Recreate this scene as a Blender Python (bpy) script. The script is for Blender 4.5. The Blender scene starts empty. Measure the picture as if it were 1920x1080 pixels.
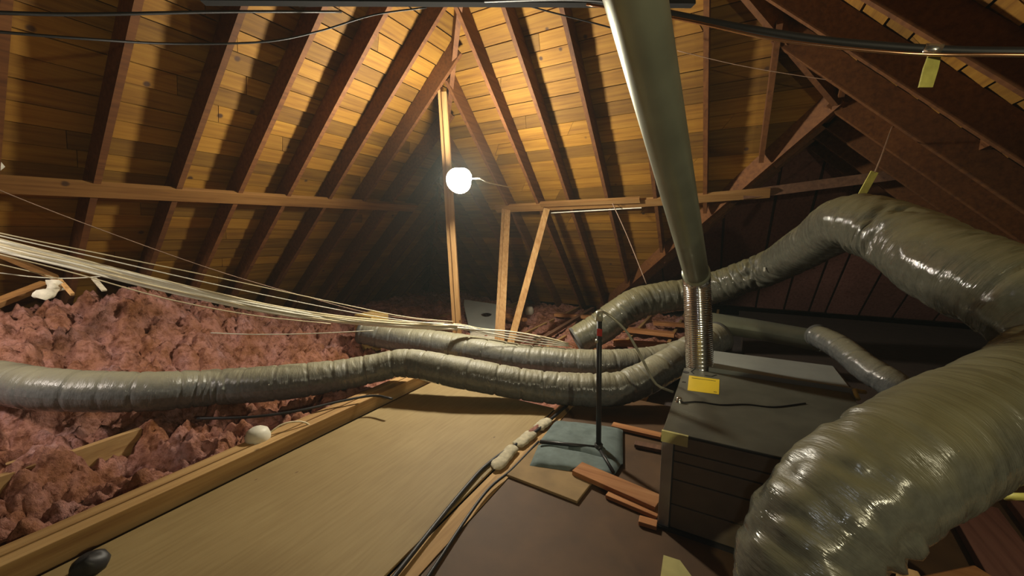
import bpy, math, random
import numpy as np
from mathutils import Vector, Matrix, noise

random.seed(7)
SC = bpy.context.scene
COL = SC.collection

# ------------------------------------------------------------------ camera
FPX, PITCH, YAW, EYE = 730.0, math.radians(7.8), math.radians(29.0), 1.4
cam_d = bpy.data.cameras.new('camera')
cam_d.sensor_width = 36.0
cam_d.lens = FPX / 1920.0 * 36.0
cam_d.clip_start = 0.02
cam = bpy.data.objects.new('camera', cam_d)
COL.objects.link(cam)
cam.location = (0, 0, EYE)
cam.rotation_euler = (math.pi / 2 - PITCH, 0, YAW)
SC.camera = cam

# ------------------------------------------------------------------ world, exposure
w = bpy.data.worlds.new('world')
SC.world = w
w.use_nodes = True
w.node_tree.nodes['Background'].inputs[0].default_value = (0.75, 0.8, 1.0, 1)
w.node_tree.nodes['Background'].inputs[1].default_value = 0.0
SC.view_settings.view_transform = 'Standard'
SC.view_settings.look = 'None'
SC.view_settings.exposure = 0.0
SC.view_settings.gamma = 1.0
SC.view_settings.use_curve_mapping = False
SC.cycles.max_bounces = 6
SC.cycles.diffuse_bounces = 3
SC.cycles.caustics_reflective = False
SC.cycles.caustics_refractive = False
_wv = w.node_tree.nodes.new('ShaderNodeVolumeScatter')      # thin haze added to make the glow round the lamp
_wv.inputs['Color'].default_value = (0.85, 0.95, 0.9, 1)
_wv.inputs['Density'].default_value = 0.0045
_wv.inputs['Anisotropy'].default_value = 0.3
w.node_tree.links.new(_wv.outputs[0], w.node_tree.nodes['World Output'].inputs['Volume'])


def lamp_light(name, kind, loc, power, color, size=0.08, aim=None, cone=90, blend=0.6):
    d = bpy.data.lights.new(name, kind)
    d.energy = power
    d.color = color
    d.shadow_soft_size = size
    o = bpy.data.objects.new(name, d)
    COL.objects.link(o)
    o.location = loc
    if kind == 'SPOT':
        d.spot_size = math.radians(cone)
        d.spot_blend = blend
    if aim is not None:
        o.rotation_euler = (Vector(aim) - Vector(loc)).to_track_quat('-Z', 'Y').to_euler()
    return o


LAMP_EMIT = 720.0          # work light on the hip post
lamp_light('phone_torch_light', 'SPOT', (0.06, -0.04, 1.37), 4.5, (0.9, 0.95, 1.0), 0.022, (-0.6, 3.0, -0.3), 125, 0.9)
lamp_light('left_spot_light', 'SPOT', (-3.75, -0.4, 1.75), 120.0, (1.0, 0.87, 0.76), 0.10, (-4.35, 1.0, 0.15), 80, 0.8)  # lamp out of view at the left, aimed down at the insulation
lamp_light('attic_bulb_light', 'POINT', (1.4, -0.35, 1.78), 80.0, (1.0, 0.90, 0.58), 0.04)

# ------------------------------------------------------------------ camera rays -> world points
_F = Vector((-math.sin(YAW) * math.cos(PITCH), math.cos(YAW) * math.cos(PITCH), -math.sin(PITCH)))
_R = Vector((math.cos(YAW), math.sin(YAW), 0))
_U = _R.cross(_F)
_C = Vector((0, 0, EYE))


def ray(x, y):
    return _F + _R * ((x - 960) / FPX) - _U * ((y - 540) / FPX)


def at(x, y, dep):
    return _C + ray(x, y) * dep


def onz(x, y, z=0.0):
    r = ray(x, y)
    return _C + r * ((z - EYE) / r.z)


# ------------------------------------------------------------------ mesh helpers
class MB:
    def __init__(self):
        self.v, self.f, self.uv = [], [], None

    def quadbox(self, p):
        """p: 8 points, bottom four then top four, both counter-clockwise from above"""
        n = len(self.v)
        self.v += [tuple(q) for q in p]
        self.f += [tuple(n + i for i in q) for q in
                   ((3, 2, 1, 0), (4, 5, 6, 7), (0, 1, 5, 4), (1, 2, 6, 5), (2, 3, 7, 6), (3, 0, 4, 7))]
        return self

    def box(self, x0, x1, y0, y1, z0, z1):
        return self.quadbox([(x0, y0, z0), (x1, y0, z0), (x1, y1, z0), (x0, y1, z0),
                             (x0, y0, z1), (x1, y0, z1), (x1, y1, z1), (x0, y1, z1)])

    def beam(self, a, b, wd, ht, up=(0, 0, 1), seg=1, jit=0.0):
        """bar from a to b; wd across, ht along `up`, both centred"""
        a, b = Vector(a), Vector(b)
        t = (b - a).normalized()
        s = t.cross(Vector(up)).normalized()
        u = s.cross(t).normalized()
        s, u = s * wd / 2, u * ht / 2
        q = []
        for P in (a, b):
            q.append([P - s - u, P + s - u, P + s + u, P - s + u])
        (a0, a1, a2, a3), (b0, b1, b2, b3) = q
        return self.quadbox([a0, a1, b1, b0, a3, a2, b2, b3])

    def tube(self, pts, r, n=8, cap=True):
        pts = [Vector(p) for p in pts]
        rs = r if isinstance(r, (list, tuple)) else [r] * len(pts)
        base = len(self.v)
        prev = None
        for i, p in enumerate(pts):
            t = (pts[min(i + 1, len(pts) - 1)] - pts[max(i - 1, 0)]).normalized()
            if prev is None:
                s = t.cross(Vector((0, 0, 1)))
                if s.length < 1e-3:
                    s = t.cross(Vector((0, 1, 0)))
            else:
                s = prev - t * prev.dot(t)
            s.normalize()
            prev = s
            u = t.cross(s)
            for k in range(n):
                an = 2 * math.pi * k / n
                self.v.append(tuple(p + (s * math.cos(an) + u * math.sin(an)) * rs[i]))
        m = len(pts)
        for i in range(m - 1):
            for k in range(n):
                k2 = (k + 1) % n
                self.f.append((base + i * n + k, base + i * n + k2, base + (i + 1) * n + k2, base + (i + 1) * n + k))
        if cap:
            self.f.append(tuple(base + k for k in reversed(range(n))))
            self.f.append(tuple(base + (m - 1) * n + k for k in range(n)))
        return self

    def prism(self, poly, z0, z1):
        """poly: list of (x, y) counter-clockwise"""
        n, b = len(poly), len(self.v)
        self.v += [(p[0], p[1], z0) for p in poly] + [(p[0], p[1], z1) for p in poly]
        self.f.append(tuple(b + i for i in reversed(range(n))))
        self.f.append(tuple(b + n + i for i in range(n)))
        for i in range(n):
            j = (i + 1) % n
            self.f.append((b + i, b + j, b + n + j, b + n + i))
        return self

    def lathe(self, prof, centre, axis=(0, 0, 1), n=24):
        """prof: list of (radius, height along axis)"""
        ax = Vector(axis).normalized()
        s = ax.cross(Vector((0, 1, 0.3))).normalized()
        u = ax.cross(s)
        c = Vector(centre)
        b = len(self.v)
        for r, h in prof:
            for k in range(n):
                an = 2 * math.pi * k / n
                self.v.append(tuple(c + ax * h + (s * math.cos(an) + u * math.sin(an)) * max(r, 1e-4)))
        for i in range(len(prof) - 1):
            for k in range(n):
                k2 = (k + 1) % n
                self.f.append((b + i * n + k, b + i * n + k2, b + (i + 1) * n + k2, b + (i + 1) * n + k))
        return self

    def build(self, name, mat, parent=None, smooth=False, bevel=0.0, auto=False):
        me = bpy.data.meshes.new(name)
        off = Vector((0, 0, 0))
        if parent is not None:
            off = parent.matrix_basis.translation.copy()
            if parent.parent is not None:
                off += parent.parent.matrix_basis.translation
            vv = [(p[0] - off.x, p[1] - off.y, p[2] - off.z) for p in self.v]
        else:
            vv = self.v
        me.from_pydata(vv, [], self.f)
        if self.uv is not None:
            lay = me.uv_layers.new(name='UVMap')
            idx = np.empty(len(me.loops), dtype=np.int32)
            me.loops.foreach_get('vertex_index', idx)
            lay.data.foreach_set('uv', np.asarray(self.uv, dtype=np.float32)[idx].ravel())
        if smooth:
            me.polygons.foreach_set('use_smooth', [True] * len(me.polygons))
        me.materials.append(mat)
        me.update()
        o = bpy.data.objects.new(name, me)
        COL.objects.link(o)
        if parent is not None:
            o.parent = parent
        if bevel > 0:
            m = o.modifiers.new('bevel', 'BEVEL')
            m.width = bevel
            m.segments = 2
            m.limit_method = 'ANGLE'
        return o


def tag(o, label, cat, group=None, kind=None):
    o['label'] = label
    o['category'] = cat
    if group:
        o['group'] = group
    if kind:
        o['kind'] = kind
    return o


def thing(name, label, cat, loc=(0, 0, 0), group=None):
    o = bpy.data.objects.new(name, None)
    COL.objects.link(o)
    o.empty_display_size = 0.1
    o.location = loc
    return tag(o, label, cat, group)


def catmull(ctrl, step):
    """ctrl: list of (Vector, radius) -> evenly spaced (points, radii)"""
    P = [Vector(c[0]) for c in ctrl]
    Rr = [c[1] for c in ctrl]
    P = [P[0] * 2 - P[1]] + P + [P[-1] * 2 - P[-2]]
    Rr = [Rr[0]] + Rr + [Rr[-1]]
    pts, rad = [], []
    for i in range(1, len(P) - 2):
        n = max(2, int((P[i + 1] - P[i]).length / (step * 0.25)))
        for k in range(n):
            t = k / n
            t2, t3 = t * t, t * t * t
            pts.append(0.5 * ((2 * P[i]) + (P[i + 1] - P[i - 1]) * t + (2 * P[i - 1] - 5 * P[i] + 4 * P[i + 1] - P[i + 2]) * t2
                              + (-P[i - 1] + 3 * P[i] - 3 * P[i + 1] + P[i + 2]) * t3))
            rad.append(Rr[i] + (Rr[i + 1] - Rr[i]) * t)
    pts.append(P[-2])
    rad.append(Rr[-2])
    d = [0.0]
    for i in range(1, len(pts)):
        d.append(d[-1] + (pts[i] - pts[i - 1]).length)
    n = max(2, int(d[-1] / step))
    sd = np.linspace(0, d[-1], n + 1)
    arr = np.array([tuple(p) for p in pts])
    out = [Vector((np.interp(s, d, arr[:, 0]), np.interp(s, d, arr[:, 1]), np.interp(s, d, arr[:, 2]))) for s in sd]
    rr = [float(np.interp(s, d, rad)) for s in sd]
    return out, rr, sd


def path(ctrl, step=0.05):
    return catmull([(c, 0.01) for c in ctrl], step)[0]


# ------------------------------------------------------------------ materials
def new_mat(name):
    m = bpy.data.materials.new(name)
    m.use_nodes = True
    nt = m.node_tree
    bs = nt.nodes['Principled BSDF']
    return m, nt, bs


def N(nt, typ, **kw):
    n = nt.nodes.new(typ)
    for k, v in kw.items():
        setattr(n, k, v)
    return n


def ramp(nt, fac, stops):
    r = N(nt, 'ShaderNodeValToRGB')
    el = r.color_ramp.elements
    el[0].position, el[0].color = stops[0][0], (*stops[0][1], 1)
    el[1].position, el[1].color = stops[-1][0], (*stops[-1][1], 1)
    for p, c in stops[1:-1]:
        e = el.new(p)
        e.color = (*c, 1)
    nt.links.new(fac, r.inputs[0])
    return r.outputs[0]


def mixrgb(nt, fac, a, b, mode='MIX'):
    m = N(nt, 'ShaderNodeMix', data_type='RGBA', blend_type=mode)
    for sock, v in ((m.inputs[0], fac), (m.inputs[6], a), (m.inputs[7], b)):
        if hasattr(v, 'is_linked') or hasattr(v, 'links'):
            nt.links.new(v, sock)
        elif isinstance(v, (int, float)):
            sock.default_value = v
        else:
            sock.default_value = (*v, 1)
    return m.outputs[2]


def coords(nt, scale=(1, 1, 1), kind='Object'):
    tc = N(nt, 'ShaderNodeTexCoord')
    mp = N(nt, 'ShaderNodeMapping')
    mp.inputs['Scale'].default_value = scale
    nt.links.new(tc.outputs[kind], mp.inputs[0])
    return mp.outputs[0]


def noise_tex(nt, vec, scale, detail=4, rough=0.55):
    n = N(nt, 'ShaderNodeTexNoise')
    n.inputs['Scale'].default_value = scale
    n.inputs['Detail'].default_value = detail
    n.inputs['Roughness'].default_value = rough
    nt.links.new(vec, n.inputs['Vector'])
    return n.outputs['Fac']


def bump(nt, bs, h, strength, dist=0.01):
    b = N(nt, 'ShaderNodeBump')
    b.inputs['Strength'].default_value = strength
    b.inputs['Distance'].default_value = dist
    nt.links.new(h, b.inputs['Height'])
    nt.links.new(b.outputs[0], bs.inputs['Normal'])


def wood(name, base, dark, light, axis='X', rough=0.75, var=0.45, knots=True):
    """grain stretched along `axis`; each board gets its own tint"""
    m, nt, bs = new_mat(name)
    sc = {'X': (0.6, 14, 14), 'Y': (14, 0.6, 14), 'Z': (14, 14, 0.6)}[axis]
    oi = N(nt, 'ShaderNodeObjectInfo')
    add = N(nt, 'ShaderNodeVectorMath', operation='ADD')
    nt.links.new(coords(nt, sc), add.inputs[0])
    comb = N(nt, 'ShaderNodeCombineXYZ')
    mul = N(nt, 'ShaderNodeMath', operation='MULTIPLY')
    mul.inputs[1].default_value = 37.0
    nt.links.new(oi.outputs['Random'], mul.inputs[0])
    for i in range(3):
        nt.links.new(mul.outputs[0], comb.inputs[i])
    nt.links.new(comb.outputs[0], add.inputs[1])
    g = noise_tex(nt, add.outputs[0], 2.2, 6, 0.6)
    col = ramp(nt, g, [(0.28, dark), (0.5, base), (0.72, light)])
    vr = N(nt, 'ShaderNodeMapRange')
    vr.inputs['To Min'].default_value = 1.0 - var
    vr.inputs['To Max'].default_value = 1.0 + var * 0.5
    nt.links.new(oi.outputs['Random'], vr.inputs['Value'])
    hsv = N(nt, 'ShaderNodeHueSaturation')
    nt.links.new(vr.outputs[0], hsv.inputs['Value'])
    nt.links.new(col, hsv.inputs['Color'])
    col = hsv.outputs[0]
    if knots:
        vo = N(nt, 'ShaderNodeTexVoronoi')
        vo.inputs['Scale'].default_value = 3.1
        nt.links.new(coords(nt), vo.inputs['Vector'])
        k = ramp(nt, vo.outputs['Distance'], [(0.045, (1, 1, 1)), (0.085, (0, 0, 0))])
        col = mixrgb(nt, k, col, (0.07, 0.03, 0.012))
    st = noise_tex(nt, coords(nt), 1.3, 3)
    col = mixrgb(nt, 1.0, col, ramp(nt, st, [(0.3, (0.74, 0.70, 0.66)), (0.65, (1, 1, 1))]), 'MULTIPLY')
    nt.links.new(col, bs.inputs['Base Color'])
    bs.inputs['Roughness'].default_value = rough
    bump(nt, bs, g, 0.25, 0.004)
    return m


def plain(name, col, rough=0.6, metal=0.0, vary=0.25, scale=9.0, bmp=0.1, coat=0.0):
    m, nt, bs = new_mat(name)
    n = noise_tex(nt, coords(nt), scale, 5)
    c = ramp(nt, n, [(0.3, tuple(x * (1 - vary) for x in col)), (0.7, tuple(min(1, x * (1 + vary * 0.6)) for x in col))])
    nt.links.new(c, bs.inputs['Base Color'])
    bs.inputs['Roughness'].default_value = rough
    bs.inputs['Metallic'].default_value = metal
    if coat:
        bs.inputs['Coat Weight'].default_value = coat
        bs.inputs['Coat Roughness'].default_value = 0.15
    if bmp:
        bump(nt, bs, n, bmp, 0.004)
    return m


def duct_mat(name, skin, dust, su, sv, bstr, rough=0.22):
    """plastic film sleeve: glossy grey with matt tan dust lying on the upward faces"""
    m, nt, bs = new_mat(name)
    uv = coords(nt, (su, sv, 1), 'UV')
    wr = noise_tex(nt, uv, 1.0, 5, 0.6)
    fine = noise_tex(nt, coords(nt), 35, 3)
    ge = N(nt, 'ShaderNodeNewGeometry')
    sep = N(nt, 'ShaderNodeSeparateXYZ')
    nt.links.new(ge.outputs['Normal'], sep.inputs[0])
    pat = noise_tex(nt, coords(nt), 5.0, 4)
    ad = N(nt, 'ShaderNodeMath', operation='MULTIPLY_ADD')
    nt.links.new(pat, ad.inputs[0])
    ad.inputs[1].default_value = 0.5
    nt.links.new(sep.outputs[2], ad.inputs[2])
    df = N(nt, 'ShaderNodeMapRange')
    df.inputs['From Min'].default_value = 0.55
    df.inputs['From Max'].default_value = 1.2
    nt.links.new(ad.outputs[0], df.inputs['Value'])
    s2 = ramp(nt, fine, [(0.3, tuple(x * 0.8 for x in skin)), (0.7, tuple(x * 1.15 for x in skin))])
    col = mixrgb(nt, df.outputs[0], s2, dust)
    nt.links.new(col, bs.inputs['Base Color'])
    rr = N(nt, 'ShaderNodeMapRange')
    rr.inputs['To Min'].default_value = rough
    rr.inputs['To Max'].default_value = 0.6
    nt.links.new(df.outputs[0], rr.inputs['Value'])
    nt.links.new(rr.outputs[0], bs.inputs['Roughness'])
    bs.inputs['Specular IOR Level'].default_value = 0.6
    bump(nt, bs, wr, bstr, 0.02)
    return m


AMB, AMD, AML = (0.31, 0.148, 0.014), (0.19, 0.080, 0.007), (0.39, 0.205, 0.026)
M = {}
M['board_x'] = wood('roof_board_along_x', AMB, AMD, AML, 'X')
M['board_y'] = wood('roof_board_along_y', AMB, AMD, AML, 'Y')
M['rafter'] = wood('rafter_wood', (0.17, 0.062, 0.014), (0.10, 0.034, 0.009), (0.22, 0.088, 0.022), 'Y', var=0.25, knots=False)
M['deck'] = plain('roof_underlay', (0.05, 0.03, 0.02), 0.9)
M['stud'] = wood('stud_wood', (0.56, 0.32, 0.12), (0.40, 0.2, 0.065), (0.66, 0.42, 0.19), 'Z', var=0.15)
M['purlin_x'] = wood('purlin_wood_x', (0.38, 0.20, 0.06), (0.25, 0.11, 0.03), (0.46, 0.27, 0.1), 'X', var=0.15)
M['purlin_y'] = wood('purlin_wood_y', (0.26, 0.125, 0.03), (0.17, 0.07, 0.016), (0.32, 0.165, 0.05), 'Y', var=0.15)  # purlin timber again, colour darkened because the lamp overlights the left one
M['plank'] = wood('loose_plank_wood', (0.5, 0.22, 0.075), (0.34, 0.13, 0.04), (0.6, 0.3, 0.12), 'X', var=0.2)
M['joist'] = wood('joist_wood', (0.47, 0.29, 0.11), (0.32, 0.17, 0.06), (0.57, 0.37, 0.16), 'Y', var=0.2)
M['dark_wood'] = wood('dark_wood', (0.16, 0.08, 0.045), (0.1, 0.045, 0.025), (0.22, 0.11, 0.06), 'Y', var=0.2)
M['red_wood'] = wood('reddish_wood', (0.25, 0.11, 0.085), (0.16, 0.065, 0.05), (0.3, 0.14, 0.11), 'Y', var=0.2)
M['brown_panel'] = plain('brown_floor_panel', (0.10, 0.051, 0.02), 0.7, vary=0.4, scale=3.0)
M['tan_panel'] = plain('tan_panel', (0.28, 0.185, 0.08), 0.8, vary=0.2)
M['dark'] = plain('dark_ceiling_back', (0.06, 0.045, 0.04), 0.95)
M['black'] = plain('black_rubber', (0.02, 0.02, 0.022), 0.5)
M['silhouette_wood'] = plain('silhouette_black_wood', (0.012, 0.011, 0.012), 1.0)  # near-black put into the colour to keep the beam a silhouette
M['black_iron'] = plain('black_iron', (0.03, 0.028, 0.028), 0.45, 0.3)
M['galv'] = plain('galvanised_dusty', (0.30, 0.32, 0.24), 0.42, 0.55, vary=0.18, scale=4)
M['alu'] = plain('shiny_aluminium', (0.75, 0.75, 0.74), 0.16, 1.0, vary=0.08, scale=20, bmp=0.2)
M['steel'] = plain('furnace_steel', (0.13, 0.13, 0.10), 0.42, 0.2, vary=0.3, scale=5)
M['steel_grey'] = plain('bare_steel_strip', (0.45, 0.46, 0.45), 0.38, 0.7, vary=0.2, scale=7)
M['duct_board'] = plain('furnace_side_board', (0.15, 0.115, 0.075), 0.7, vary=0.3, scale=4)
M['white_board'] = plain('pale_plenum_sheet', (0.27, 0.29, 0.27), 0.6, vary=0.15, scale=3)
M['yellow'] = plain('yellow_label', (0.80, 0.58, 0.03), 0.5, vary=0.06)
M['yellow_strap'] = plain('yellow_strap', (0.62, 0.58, 0.14), 0.5, vary=0.25, scale=20)
M['tape_yellow'] = plain('yellowed_tape', (0.55, 0.5, 0.2), 0.5, vary=0.2)
M['foil'] = plain('foil_tape', (0.7, 0.7, 0.66), 0.22, 0.9, bmp=0.5, scale=40)
M['copper'] = plain('copper_tube', (0.72, 0.42, 0.24), 0.25, 1.0, vary=0.15)
M['cable'] = plain('white_cable', (0.78, 0.76, 0.64), 0.45, vary=0.1)
M['cable_y'] = plain('cream_cable', (0.66, 0.58, 0.38), 0.5, vary=0.12)
M['string'] = plain('brown_string', (0.36, 0.24, 0.17), 0.7)
M['grey_tube'] = plain('grey_tube', (0.42, 0.42, 0.33), 0.35, 0.3)
M['white'] = plain('white_plastic', (0.74, 0.72, 0.60), 0.5, vary=0.12)
M['cloth'] = plain('dirty_white_cloth', (0.62, 0.58, 0.46), 0.9, vary=0.25, scale=25)
M['foam'] = plain('pale_batt', (0.55, 0.5, 0.36), 0.9, vary=0.3, scale=30)
M['pad'] = plain('blue_grey_pad', (0.14, 0.185, 0.18), 0.85, vary=0.3, scale=12)
M['red'] = plain('red_tag', (0.5, 0.04, 0.03), 0.5)
M['ink'] = plain('black_ink', (0.012, 0.012, 0.012), 0.6)
M['cardboard'] = plain('ochre_cardboard', (0.5, 0.34, 0.1), 0.8)
M['flex'] = duct_mat('grey_flex_sleeve', (0.13, 0.135, 0.132), (0.25, 0.235, 0.155), 34, 9, 0.45, 0.085)
M['flex_big'] = duct_mat('big_flex_sleeve', (0.105, 0.105, 0.082), (0.19, 0.172, 0.088), 40, 4.0, 0.5, 0.095)
M['flex_end'] = plain('duct_inside', (0.10, 0.10, 0.09), 0.8)


def plywood_mat():
    m, nt, bs = new_mat('plywood_face')
    g = noise_tex(nt, coords(nt, (16, 1.2, 1)), 3.0, 6)
    big = noise_tex(nt, coords(nt), 1.6, 4)
    c = ramp(nt, g, [(0.3, (0.29, 0.205, 0.082)), (0.7, (0.355, 0.262, 0.115))])
    c = mixrgb(nt, 1.0, c, ramp(nt, big, [(0.3, (0.78, 0.74, 0.68)), (0.62, (1, 1, 1))]), 'MULTIPLY')
    vo = N(nt, 'ShaderNodeTexVoronoi')
    vo.inputs['Scale'].default_value = 5.0
    nt.links.new(coords(nt, (1.6, 1, 1)), vo.inputs['Vector'])
    k = ramp(nt, vo.outputs['Distance'], [(0.03, (1, 1, 1)), (0.07, (0, 0, 0))])
    c = mixrgb(nt, k, c, (0.16, 0.095, 0.04))
    nt.links.new(c, bs.inputs['Base Color'])
    bs.inputs['Roughness'].default_value = 0.7
    bump(nt, bs, g, 0.12, 0.002)
    return m


M['ply'] = plywood_mat()


def insul_mat():
    m, nt, bs = new_mat('pink_fibre')
    a = noise_tex(nt, coords(nt), 3.5, 6, 0.65)
    b = noise_tex(nt, coords(nt), 17, 7, 0.72)
    c = ramp(nt, a, [(0.30, (0.30, 0.12, 0.045)), (0.42, (0.50, 0.23, 0.14)), (0.56, (0.60, 0.30, 0.235)), (0.72, (0.66, 0.40, 0.39))])
    c = mixrgb(nt, 1.0, c, ramp(nt, b, [(0.34, (0.42, 0.33, 0.26)), (0.54, (1, 1, 1))]), 'MULTIPLY')  # darkens the bump hollows in the colour, as shade in the pits
    nt.links.new(c, bs.inputs['Base Color'])
    bs.inputs['Roughness'].default_value = 1.0
    bs.inputs['Specular IOR Level'].default_value = 0.05
    bump(nt, bs, b, 1.0, 0.06)
    return m


M['pink'] = insul_mat()


def emit_mat(name, col, strength):
    m, nt, bs = new_mat(name)
    bs.inputs['Base Color'].default_value = (*col, 1)
    bs.inputs['Emission Color'].default_value = (*col, 1)
    bs.inputs['Emission Strength'].default_value = strength
    return m


M['bulb'] = emit_mat('lit_bulb', (1.0, 0.92, 0.74), LAMP_EMIT)
M['blocker_bowl'] = plain('white_enamel', (0.88, 0.88, 0.86), 0.4, vary=0.03, bmp=0)

# ------------------------------------------------------------------ roof: planes, boards, rafters
S = 0.92                                   # rise over run of every slope
XL, YB, XR, YE, XV = -6.5, 7.4, 3.69, 8.8, -2.18
YF = -3.2                                  # front gable behind the viewer
ZA = S * (XR - XV) / 2                     # wing ridge height
ZP = S * (XR - XL) / 2                     # main ridge height
CS = 1 / math.hypot(1, S)
SN = S / math.hypot(1, S)


class Plane:
    """roof slope: q(u, z) gives the point; nrm points into the attic (down)"""
    def __init__(self, q, nrm, lo, hi):
        self.q, self.nrm, self.lo, self.hi = q, Vector(nrm).normalized(), lo, hi


back = Plane(lambda u, z: Vector((u, YB - z / S, z)), (0, -S, -1),
             lambda z: XL + z / S, lambda z: XV + z / S if z < ZA else XR - z / S)
left = Plane(lambda u, z: Vector((XL + z / S, u, z)), (S, 0, -1),
             lambda z: YF, lambda z: YB - z / S)
right = Plane(lambda u, z: Vector((XR - z / S, u, z)), (-S, 0, -1),
              lambda z: YF, lambda z: YE - z / S if z < ZA else YB - z / S)
wend = Plane(lambda u, z: Vector((u, YE - z / S, z)), (0, -S, -1),
             lambda z: XV + z / S, lambda z: XR - z / S)
wleft = Plane(lambda u, z: Vector((XV + z / S, u, z)), (S, 0, -1),
              lambda z: YB - z / S, lambda z: YE - z / S)


def roof(name, pl, z0, z1, uvis, mat, nboard, joint):
    """backing sheet + separate boards; boards outside uvis/z range are not made"""
    bk = MB()
    za, zb = -0.05, (ZA if pl in (wend, wleft) else ZP) + 0.02
    brk = [za, ZA, zb] if zb > ZA + 0.1 else [za, zb]
    for k in range(len(brk) - 1):
        z_a, z_b = brk[k], brk[k + 1] - 1e-4
        e = 1e-5 if k else 0
        P = [pl.q(pl.lo(z_a + e) - .02, z_a), pl.q(pl.hi(z_a + e) + .02, z_a), pl.q(max(pl.hi(z_b), pl.lo(z_b)) + .02, z_b), pl.q(pl.lo(z_b) - .02, z_b)]
        P = [p - pl.nrm * 0.030 for p in P]
        bk.quadbox(P + [p - pl.nrm * 0.05 for p in P])
    root = bk.build(name, M['deck'])
    root['kind'] = 'structure'
    wz = nboard * SN                       # board width in z
    z = z0
    row = 0
    while z < z1:
        zt = z + wz - 0.013 * SN
        lo0, hi0 = max(pl.lo(z), uvis[0]), min(pl.hi(z), uvis[1])
        lo1, hi1 = max(pl.lo(zt), uvis[0]), min(pl.hi(zt), uvis[1])
        L = hi0 - lo0
        if L > 0.1 and hi1 > lo1:
            cuts = [0.0]
            c = random.uniform(0.25, 1.0) * joint
            while c < L - 0.5:
                cuts.append(c / L)
                c += joint * random.uniform(0.8, 1.2)
            cuts.append(1.0)
            for i in range(len(cuts) - 1):
                a, b = cuts[i], cuts[i + 1] - (0.004 / L if cuts[i + 1] < 1 else 0)
                d0 = random.uniform(0.0, 0.008) + 0.007    # lower edge stands proud
                d1 = random.uniform(0.0, 0.006) - 0.003
                p = [pl.q(lo0 + (hi0 - lo0) * a, z), pl.q(lo0 + (hi0 - lo0) * b, z),
                     pl.q(lo1 + (hi1 - lo1) * b, zt), pl.q(lo1 + (hi1 - lo1) * a, zt)]
                bot = [p[0] + pl.nrm * d0, p[1] + pl.nrm * d0, p[2] + pl.nrm * d1, p[3] + pl.nrm * d1]
                top = [q - pl.nrm * 0.026 for q in p]
                MB().quadbox(bot + top).build('roof_board', mat, root)
        z += wz
        row += 1
    return root


def rafters(root, pl, us, zlo, zfun, wd=0.042, dp=0.185, mat=None):
    for u in us:
        zt = zfun(u)
        a, b = pl.q(u, zlo), pl.q(u, zt)
        c = pl.nrm * (dp / 2 + 0.012)
        MB().beam(a + c, b + c, wd, dp, pl.nrm).build('rafter', mat or M['rafter'], root)


BW = 0.165
rb = roof('ceiling_back', back, 0.02, 3.85, (-6.6, 2.2), M['board_x'], BW, 2.9)
rl = roof('ceiling_left', left, 0.02, 3.95, (0.25, 7.4), M['board_y'], BW, 2.9)
rr_ = roof('ceiling_right', right, 0.02, 3.9, (1.6, 8.8), M['board_y'], BW, 2.6)
we_ = roof('ceiling_wing_end', wend, 9, 9, (0, 0), M['board_x'], BW, 2)
wl_ = roof('ceiling_wing_left', wleft, 0.02, 2.7, (0, 9), M['board_y'], BW * 1.5, 6.0)

gx = [-2.1, -1.6, -1.1, -0.62, -0.1, 0.53, 0.98, 1.36, 1.60, 2.06, 2.5, 3.0, 3.6]
for i in range(len(gx) - 1):
    a, b = gx[i] + .018, gx[i + 1] - .018
    za, zb = min(S * (a - XV), S * (XR - a)) - .03, min(S * (b - XV), S * (XR - b)) - .03
    p = [wend.q(a, .02), wend.q(b, .02), wend.q(b, max(.05, zb)), wend.q(a, max(.05, za))]
    dd = random.uniform(.012, .022)
    MB().quadbox([q + wend.nrm * dd for q in p] + [q - wend.nrm * .026 for q in p]).build('roof_panel', M['red_wood'], we_)

# common and jack rafters (they stop at the hip or valley)
zb_hip = lambda u: min(ZP, S * (u - XL)) if u < -1.4 else S * min(XR - u, 5.1)
us = [-2.42 - 0.5 * i for i in range(8)]
rafters(rb, back, us, 0.02, lambda u: min(4.0, S * (u - XL) - 0.03))
for u in (-1.95, -1.42, -0.83, -0.28, 0.23, 0.74):
    zlo = max(0.02, S * (u - XV) + 0.05)
    zt = min(4.0, S * (XR - u) - 0.03)
    rafters(rb, back, [u], zlo, lambda v: zt)
rafters(rl, left, [0.66, 1.14, 1.65, 2.14, 2.62, 3.12, 3.62, 4.1, 4.6, 5.1, 5.6, 6.1, 6.6], 0.02, lambda u: min(3.7, S * (YB - u) - 0.03))
for u in (1.75, 2.3, 2.87, 3.44, 4.0, 4.5, 5.0, 5.5, 6.0, 6.5, 7.0, 7.5):
    zt = min(4.2, S * (YB - u) - 0.03) if u < 4.46 else min(ZA - 0.04, S * (YE - u) - 0.03)
    rafters(rr_, right, [u], 0.02, lambda v: zt)
for u in (5.0, 5.6, 6.2, 6.8, 7.4, 8.0):
    rafters(wl_, wleft, [u], max(0.02, S * (YB - u) + 0.02), lambda v: min(ZA - 0.05, S * (YE - u) - 0.03))


def hip(name, a, b, root, wd=0.05, dp=0.2, mat=None):
    a, b = Vector(a), Vector(b)
    MB().beam(a - Vector((0, 0, dp / 2 + 0.02)), b - Vector((0, 0, dp / 2 + 0.02)), wd, dp).build(name, mat or M['rafter'], root)


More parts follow.
